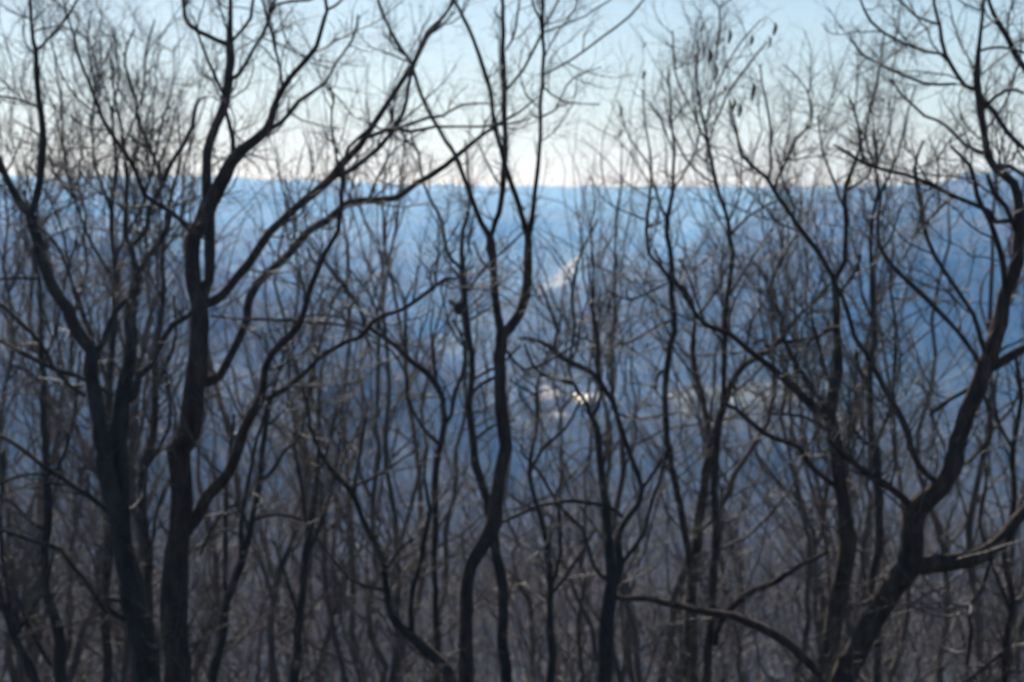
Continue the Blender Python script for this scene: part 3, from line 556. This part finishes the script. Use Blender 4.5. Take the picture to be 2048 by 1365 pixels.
# ---------------------------------------------------------------- fields, snow and roofs in the valley
M_field = noise_mat('pale_field', [(0.3, (.20, .21, .14)), (0.7, (.42, .41, .31))], 0.05, .9)
M_snow = noise_mat('snow', [(0.35, (.06, .06, .06)), (0.5, (.10, .10, .10)), (0.66, (.30, .30, .30))], 0.035, .7)
M_wallp = noise_mat('pale_wall', [(0.3, (.42, .36, .33)), (0.7, (.55, .48, .44))], .3, .8)
M_roofp = noise_mat('weathered_tin_roof', [(0.3, (.34, .25, .22)), (0.7, (.46, .36, .33))], .4, .95, spec=.1)
M_roofw = noise_mat('bright_tin_roof', [(0.3, (.75, .75, .74)), (0.7, (.85, .86, .88))], .4, .45, spec=.5)
M_win = noise_mat('window_glass', [(0.3, (.03, .04, .05)), (0.7, (.05, .06, .07))], .4, .2)
def ringpts(rows): return [hit(x, y)[:2] for x, y in rows]
def field(name, px, py, hw, hd, mat, turn=0, noise=4, lift=2.5):
    p = hit(px, py); c_, s_ = math.cos(turn), math.sin(turn); ring = [(-hw, -hd), (0, -hd * 1.15), (hw, -hd * .8), (hw * 1.08, 0), (hw * .9, hd), (0, hd * 1.1), (-hw, hd), (-hw * 1.1, 0)]
    return patch(name, [(p[0] + a * c_ - b_ * s_, p[1] + a * s_ + b_ * c_) for a, b_ in ring], mat, lift, 8, noise=noise)
field('field', 1480, 812, 56, 34, M_field); field('field', 1562, 806, 26, 22, M_field, .3)
field('field', 1985, 930, 18, 22, M_field); field('field', 1965, 1036, 16, 16, M_field)
patch('snow_clearing', ringpts([(1040, 598), (1070, 592), (1108, 571), (1126, 556), (1142, 540), (1170, 514), (1174, 507), (1150, 521), (1130, 537), (1112, 555), (1090, 573), (1045, 588)]), M_snow, 5, 8)
patch('bare_clearing', ringpts([(1082, 772), (1128, 800), (1218, 812), (1234, 870), (1205, 912), (1160, 880), (1100, 840)]), noise_mat('frosty_stubble', [(0.35, (.24, .19, .17)), (0.5, (.52, .44, .42)), (0.65, (.75, .72, .70))], .05, .9), 3, 8)
def box(x0, x1, y0, y1, z0, z1):
    v = np.array([(x, y, z) for x in (x0, x1) for y in (y0, y1) for z in (z0, z1)], float)
    return v, np.array([(0, 1, 3, 2), (4, 6, 7, 5), (0, 4, 5, 1), (2, 3, 7, 6), (0, 2, 6, 4), (1, 5, 7, 3)])
def building(name, px, py, Lx, Ly, Hh, roof, label, rz, wins=5, rise=.45):
    p = hit(px, py); z = float(ground(p[0], p[1])) - 1; root = empty(name, (p[0], p[1], z)); root.rotation_euler = (0, 0, rz)
    mesh('wall', *box(-Lx / 2, Lx / 2, -Ly / 2, Ly / 2, 0, Hh), M_wallp, root, smooth=False)
    e = .6; rh = Ly * rise; th = .25
    v = []
    for x_ in (-Lx / 2 - e, Lx / 2 + e):
        v += [(x_, -Ly / 2 - e, Hh - .1), (x_, 0, Hh + rh), (x_, Ly / 2 + e, Hh - .1), (x_, Ly / 2 + e, Hh - .1 + th), (x_, 0, Hh + rh + th), (x_, -Ly / 2 - e, Hh - .1 + th)]
    f = [(0, 1, 7, 6), (1, 2, 8, 7), (2, 3, 9, 8), (3, 4, 10, 9), (4, 5, 11, 10), (5, 0, 6, 11), (0, 5, 4, 1), (1, 4, 3, 2), (6, 7, 10, 11), (7, 8, 9, 10)]
    mesh('roof', v, f, roof, root, smooth=False)
    gv = [(-Lx / 2 + .02, -Ly / 2, Hh), (-Lx / 2 + .02, Ly / 2, Hh), (-Lx / 2 + .02, 0, Hh + rh), (-Lx / 2 + .02, 0, Hh + rh), (Lx / 2 - .02, -Ly / 2, Hh), (Lx / 2 - .02, Ly / 2, Hh), (Lx / 2 - .02, 0, Hh + rh), (Lx / 2 - .02, 0, Hh + rh)]
    mesh('gable', gv, [(0, 1, 2, 3), (4, 5, 6, 7)], M_wallp, root, smooth=False)
    for k in range(wins):
        xx = -Lx / 2 + Lx * (k + .5) / wins
        mesh('window', *box(xx - .6, xx + .6, -Ly / 2 - .05, -Ly / 2 + .02, 1.9, 3.4), M_win, root, smooth=False)
    return tag(root, label, 'building')
building('barn', 1184, 900, 26, 24, 9, M_roofw, 'building with a bright sunlit metal roof glinting in the valley right of centre', .12, rise=.5)
building('barn', 1214, 912, 18, 18, 7, M_roofw, 'nearest of the pale metal roofs right of centre in the valley', -.2, 4, .5)
building('house', 1172, 872, 12, 12, 5, M_roofw, 'small white-roofed building just beyond the glinting roof', .5, 3)
building('barn', 1108, 826, 22, 20, 6, M_roofp, 'long low building with a pinkish roof in the valley beside the centre trunk', -.3)
building('house', 1132, 858, 16, 12, 5, M_roofp, 'pinkish-roofed house between the centre trunk and the glinting roof', .7, 3)
# ---------------------------------------------------------------- valley air
hv, hf = box(-5750, 5750, -5750, 5750, -420, 140)
hz = mesh('haze', hv, hf, bpy.data.materials.new('air'), smooth=False)
am = hz.data.materials[0]; am.cycles.volume_sampling = 'DISTANCE'; am.use_nodes = True; tt = am.node_tree; tt.nodes.clear()
pv = tt.nodes.new('ShaderNodeVolumePrincipled'); pv.inputs['Color'].default_value = (.175, .435, 1, 1); pv.inputs['Absorption Color'].default_value = (1, 1, 1, 1); pv.inputs['Density'].default_value = HAZE; pv.inputs['Anisotropy'].default_value = 0.4
oo = tt.nodes.new('ShaderNodeOutputMaterial'); tt.links.new(pv.outputs[0], oo.inputs['Volume'])
tag(hz, 'thin blue haze filling the valley', None, None, 'stuff')
print('objects', len(bpy.data.objects), 'polys', sum(len(m.polygons) for m in bpy.data.meshes))
